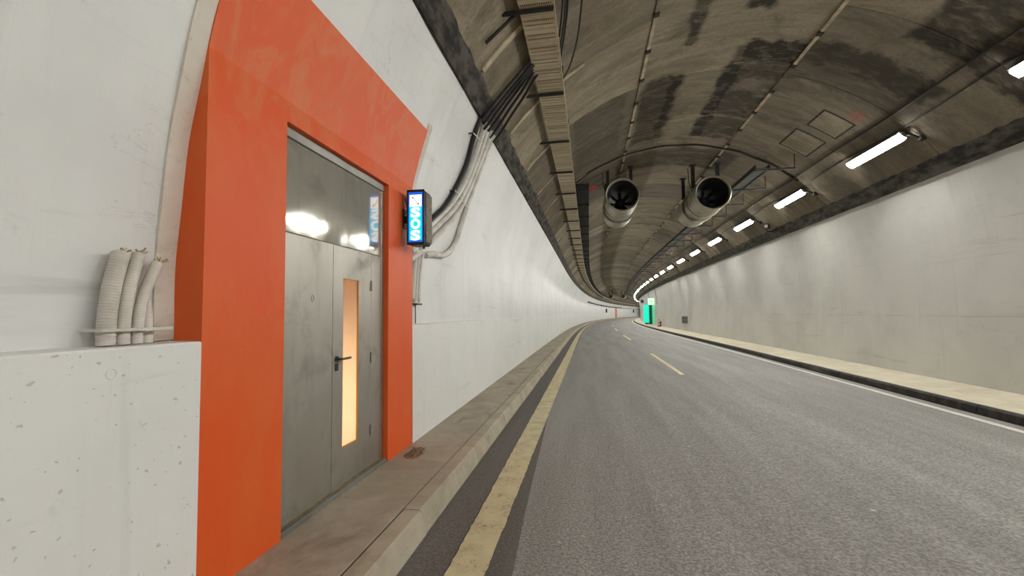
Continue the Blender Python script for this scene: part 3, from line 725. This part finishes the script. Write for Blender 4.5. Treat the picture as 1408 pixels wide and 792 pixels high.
# access hatches
for s0, s1, l0, l1, lab in ((12.02, 12.98, 5.18, 5.77, 'square hatch outline on the vault, nearer to the jet fans'), (10.88, 11.62, 5.27, 5.82, 'square hatch outline on the vault, farther from the jet fans')):
    h = thing('ceiling_hatch', lab, 'hatch', P((s0+s1)/2, *arc(RR-.02, ang((l0+l1)/2))), group='hatches in the vault')
    t1, t0 = ang(l0), ang(l1)
    build('hatch_frame', shell(t0-.5, t1+.5, s0-.05, s1+.05, RR-.008, RR+.04, 4), M_JOINT, h)
    build('hatch_lid', shell(t0, t1, s0, s1, RR-.014, RR+.04, 4), M_CEIL, h)

# ================================================================== JET FANS
def make_fan(label):
    t = thing('jet_fan', label, 'fan', (0, 0, 0), group='jet fans under the vault')
    R = .54
    build('front_silencer', lathe([(R-.05, .02), (R-.02, 0), (R, .02), (R, 1.10), (R-.04, 1.13), (R-.06, 1.0), (R-.06, .05), (R-.05, .02)], 40), M_GALV, t, True, True)
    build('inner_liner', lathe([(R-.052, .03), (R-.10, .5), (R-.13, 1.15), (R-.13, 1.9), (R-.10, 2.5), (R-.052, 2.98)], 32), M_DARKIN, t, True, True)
    build('seam_band', lathe([(R+.005, 1.11), (R+.03, 1.11), (R+.03, 1.16), (R+.005, 1.16), (R+.005, 1.11)], 36), M_GALV, t, True, True)
    build('fan_casing', lathe([(R-.04, 1.16), (R-.03, 1.18), (R-.03, 1.86), (R-.04, 1.88)], 36), M_GALV, t, True, True)
    build('seam_band', lathe([(R+.005, 1.86), (R+.03, 1.86), (R+.03, 1.91), (R+.005, 1.91), (R+.005, 1.86)], 36), M_GALV, t, True, True)
    build('rear_silencer', lathe([(R-.04, 1.90), (R, 1.93), (R, 2.98), (R-.02, 3.0), (R-.05, 2.98)], 40), M_GALV, t, True, True)
    build('hub', lathe([(.001, 1.02), (.10, 1.05), (.16, 1.14), (.17, 1.7), (.12, 1.85), (.001, 1.9)], 20), M_DARKIN, t, True, True)
    for k in range(8):
        a = 2*math.pi*k/8; c, s = math.cos(a), math.sin(a)
        V = []
        for r, wd, tw in ((.15, .075, .9), (.27, .075, .65), (.40, .06, .45)):
            for e in (-1, 1):
                for th in (-.006, .006):
                    x, y, z = e*wd*math.cos(tw), 1.3+e*wd*math.sin(tw)+th, r
                    V.append(Vector((x*c+z*s, y, -x*s+z*c)))
        F_ = []
        for i in (0, 4): F_ += [(i, i+2, i+6, i+4), (i+1, i+5, i+7, i+3), (i, i+4, i+5, i+1), (i+2, i+3, i+7, i+6)]
        F_ += [(0, 1, 3, 2), (8, 10, 11, 9)]
        build('blade', (V, F_), M_BLADE, t, True)
    for y in (.75, 2.3):
        for x in (-.42, .34):
            build('hanger', join(box(x-.05, x+.05, y-.06, y+.06, .36, 1.12), box(x-.10, x+.10, y-.10, y+.10, 1.10, 1.13)), M_TRAYD, t, True)
    build('terminal_box', rbox(.30, .50, 1.35, 1.7, .36, .52, .01, 1), M_TRAYD, t, True)
    build('safety_chain', tube([(-.5, .6, .2), (-.58, .62, .55), (-.6, .62, .98)], .012, 6), M_BLACK, t, True)
    return t
fan = make_fan('left of the two near jet fans, round galvanised tube under the vault')
fan.location = P(14.62, 1.115, 5.40)
copy_thing(fan, P(14.62, 3.85, 5.32), math.radians(0), 'right of the two near jet fans, round galvanised tube under the vault')
for l, n in ((1.15, 'left'), (3.85, 'right')):
    copy_thing(fan, P(102, l, 5.42), heading(102), n+' of the two tiny distant jet fans before the bend')

# ================================================================== LUMINAIRES
LL, LZ, LP, LS = 6.25, 5.12, 4.28, 11.0
def make_lamp(label):
    t = thing('tube_luminaire', label, 'lamp', (0, 0, 0), group='row of lamps along the right of the vault')
    tilt = Matrix.Rotation(math.radians(38), 4, 'Y')      # tube faces down and towards the road
    def L(geo): return ([tilt @ Vector(x) for x in geo[0]], geo[1])
    build('diffuser', L(rbox(-.085, .085, -.92, .92, -.05, .03, .036, 2)), M_LAMP, t, True, True)
    build('housing', L(join(rbox(-.09, .105, -.92, .92, .032, .085, .012, 1), rbox(.088, .105, -.92, .92, -.045, .04, .004, 1), rbox(-.105, -.088, -.92, .92, -.02, .04, .004, 1), rbox(-.105, .0, -.92, .92, .032, .08, .004, 1))), M_LAMPBODY, t, True, True)  # long side lips added to hold lamp light off vault and wall
    for y in (-.94, .94): build('end_cap', L(rbox(-.05, .05, y-.018, y+.018, .0, .075, .008, 1)), M_LAMPBODY, t, True)
    for y in (-.6, .6): build('mounting_arm', join(tube([(.05, y, .07), (.16, y, .13), (.20, y, .16)], .016, 6)), M_TRAYD, t, True)
    build('junction_bracket', join(tube([(.04, -.98, .03), (.30, -1.02, -.10)], .02, 6), rbox(.24, .34, -1.08, -.96, -.14, -.05, .008, 1)), M_TRAYD, t, True)
    return t
ordn = {0: 'nearest lit tube lamp, cut by the right frame edge', 1: 'second nearest lit tube lamp, the largest one seen whole', 2: 'third nearest lit tube lamp on the right of the vault',
        3: 'fourth nearest lit tube lamp, beside the wall camera', 4: 'fifth nearest lit tube lamp in the curving row', 5: 'sixth nearest lit tube lamp in the curving row',
        6: 'seventh nearest lit tube lamp in the curving row', 7: 'eighth nearest lit tube lamp in the curving row', 8: 'ninth nearest lit tube lamp in the curving row',
        9: 'tenth nearest lit tube lamp in the curving row', 10: 'eleventh nearest lit tube lamp in the curving row', 11: 'twelfth nearest lit tube lamp in the curving row'}
for i_, w_ in enumerate('thirteenth fourteenth fifteenth sixteenth seventeenth eighteenth nineteenth twentieth'.split()): ordn[12+i_] = w_+' nearest lit tube lamp, where the row bends away'
lamp0 = None
for k in range(-5, 50):
    s = LS+LP*(k-1)
    lab = ordn.get(k, 'lit tube lamp over the road behind the viewpoint' if k < 0 else 'tiny lit tube lamp merging into the far bright line at the bend')
    if lamp0 is None: lamp0 = make_lamp(lab); lamp0.location = P(s, LL, LZ); lamp0.rotation_euler = (0, 0, heading(s))
    else: copy_thing(lamp0, P(s, LL, LZ), heading(s), lab)

# camera on the vault edge
cv = thing('surveillance_camera', 'small black wall camera with pale front by the soot band on the right', 'camera', P(18.1, 6.6, 4.72))
def rotz(geo, a, o):
    m = Matrix.Translation(o) @ Matrix.Rotation(a, 4, 'Z') @ Matrix.Translation(-Vector(o)); return [m @ Vector(x) for x in geo[0]], geo[1]
oc = Vector((6.6, 18.1, 4.72))
build('camera_body', rotz(rbox(6.53, 6.67, 17.9, 18.4, 4.70, 4.84, .02, 2), math.radians(-25), oc), M_SIGN, cv, smooth=True)
build('sun_hood', rotz(rbox(6.515, 6.685, 17.83, 18.35, 4.842, 4.857, .004, 1), math.radians(-25), oc), M_SIGN, cv)
build('lens_window', rotz(rbox(6.545, 6.655, 17.885, 17.9, 4.715, 4.825, .004, 1), math.radians(-25), oc), M_CREAMW, cv, label='pale camera window')
build('wall_arm', join(tube([(6.62, 18.2, 4.70), (6.68, 18.25, 4.62), (6.95, 18.3, 4.62)], .025, 6), rbox(6.92, 7.03, 18.22, 18.38, 4.54, 4.70, .006, 1)), M_SIGN, cv)

# ================================================================== RIGHT SIDE FAR: EMERGENCY EXIT
SX = 58.0
ex = thing('emergency_exit', 'green lit emergency exit portal in the far right wall', 'exit', P(SX+1.6, 7.1, .155))
build('near_jamb', sbox(SX, SX+.45, 7.12, 7.6, .15, 2.62), M_GREEN2, ex)
build('far_jamb', sbox(SX+2.75, SX+3.2, 6.98, 7.6, .15, 2.62), M_DGREEN, ex)
build('head', sbox(SX, SX+3.2, 7.12, 7.6, 2.62, 2.9), M_GREEN2, ex)
dl_ = build('door_leaf', sbox(SX+.46, SX+2.74, 7.30, 7.36, .16, 2.61), M_DGREEN, ex, label='dark green exit door')
build('door_handle', sbox(SX+.7, SX+.85, 7.24, 7.30, 1.1, 1.14), M_HANDLE, dl_)
build('light_panel', sbox(SX+3.22, SX+3.34, 6.28, 7.0, .35, 2.66), M_GREEN, ex, label='glowing turquoise side panel')
build('panel_foot', sbox(SX+3.2, SX+3.36, 6.45, 6.95, .15, .35), M_DGREEN, ex)
es = thing('exit_sign', 'white and green lit exit sign above the green portal', 'sign', P(SX, 6.9, 2.66))
build('sign_box', sbox(SX-.45, SX-.25, 6.55, 7.28, 2.62, 3.40), M_EXITW, es)
build('sign_frame', join(sbox(SX-.43, SX-.27, 6.50, 6.55, 2.60, 3.43), sbox(SX-.43, SX-.27, 6.5, 7.3, 3.40, 3.44)), M_DGREEN, es)
for z in (2.80, 3.0, 3.2): build('sign_bar', sbox(SX-.475, SX-.45, 6.66, 7.2, z-.06, z+.04), M_EXITG, es)
sp = thing('delineator_post', 'red and white banded bollard on the walkway before the exit', 'bollard', P(49.0, 6.85, .152))
oP = P(49.0, 6.85, .152)
def vlathe(prof, o, n=14):
    V, Fc = lathe([(r, h) for r, h in prof], n); return [Vector((v.x+o.x, v.z+o.y, v.y+o.z)) for v in V], Fc
build('foot', vlathe([(.001, 0), (.20, 0), (.20, .05), (.10, .08), (.001, .08)], oP), M_RED, sp)
for i in range(6): build('band', vlathe([(.085, .08+.14*i), (.085, .22+.14*i)], oP), M_RED if i % 2 == 0 else M_CREAMW, sp)
build('cap', vlathe([(.085, .92), (.06, .97), (.001, .98)], oP), M_RED, sp)
bx = thing('hydrant', 'small dark hydrant on the walkway behind the red bollard', 'hydrant', P(50.6, 7.2, .155))
o2 = P(50.6, 7.2, .155)
build('barrel', vlathe([(.09, 0), (.07, .05), (.07, .4), (.10, .42), (.10, .48), (.05, .56), (.001, .57)], o2), M_GBOXD, bx, smooth=True)
build('outlet', cyl(o2+Vector((-.14, 0, .33)), o2+Vector((.0, 0, .33)), .04, 8), M_GBOXD, bx)
gb = thing('wall_box', 'grey electrical box with two dark covers on the right wall', 'box', P(37.4, 7.36, .74))
build('box_body', sbox(36.5, 38.5, 7.31, 7.42, .74, 1.30), M_GBOX, gb)
build('box_cover', sbox(36.62, 38.35, 7.29, 7.31, .78, .98), M_GBOXD, gb)
build('box_cover', sbox(36.62, 38.35, 7.29, 7.31, 1.04, 1.22), M_GBOXD, gb)
sc = thing('wall_sign', 'small dark sign high on the right wall beyond the exit', 'sign', P(76, 7.1, 2.9))
build('sign_plate', sbox(76, 76.15, 6.75, 7.25, 3.25, 3.75), M_SIGN, sc)
build('sign_arm', sbox(76.15, 76.3, 6.9, 7.45, 3.42, 3.55), M_SIGN, sc)
# conduits on the wall by the exit
for i, (s, lab) in enumerate(((54.5, 'thin grey conduit rising on the right wall just before the exit'), (63.5, 'thin grey conduit rising on the right wall just past the exit'))):
    build('wall_conduit', tube([P(s+.3*math.sin(z), WR(z)-.03, z) for z in zs(2.6, 4.4, 8)], .03, 6), M_GBOX, label=lab, cat='conduit')

# ================================================================== FAR LEFT WALL
fo = thing('far_door_surround', 'tiny orange emergency door surround far along the left wall', 'door surround', P(156, -2.0, .168))
build('jamb', sbox(154, 155.2, -2.2, -1.98, .16, 2.7), M_ORANGE, fo)
build('jamb', sbox(157.2, 158.4, -2.2, -1.98, .16, 2.7), M_ORANGE, fo)
build('lintel', sbox(154, 158.4, -2.2, -1.98, 2.7, 3.5), M_ORANGE, fo)
build('door_leaf', sbox(155.2, 157.2, -2.12, -2.05, .16, 2.7), M_STEEL, fo)
for s, l1, z0, z1, lab in ((127, -1.62, 1.9, 2.95, 'tiny dark sign box on the far left wall'), (205, -1.55, 2.0, 3.3, 'tiny dark sign box at the end of the visible left wall')):
    q = thing('wall_sign', lab, 'sign', P(s, -1.9, z0))
    build('sign_plate', sbox(s, s+.25, -1.95, l1, z0, z1), M_SIGN, q)
    build('sign_arm', sbox(s+.25, s+.5, -2.06, l1-.1, (z0+z1)/2-.06, (z0+z1)/2+.06), M_SIGN, q)
for k in range(22):
    s = 80+4.28*k; z = 3.52+.006*k
    q = thing('wall_fitting', 'small dark fitting in the row high on the far left wall', 'fitting', P(s, WL(z, 50), z), group='dark fittings along the far left wall')
    build('fitting_box', sbox(s, s+1.6, WL(z, 50)-.02, WL(z, 50)+.2, z, z+.24), M_TRAYD, q)
    build('fitting_arm', sbox(s+.7, s+.8, WL(z, 50)-.03, WL(z, 50)+.02, z+.05, z+.30), M_TRAYD, q)
build('wall_cable', tube([P(s, WL(3.55, 50)+.03, 3.55) for s in srange(112, 240, 3)], .07, 6), M_TRAYD, label='dark cable line high along the far left wall', cat='cable')
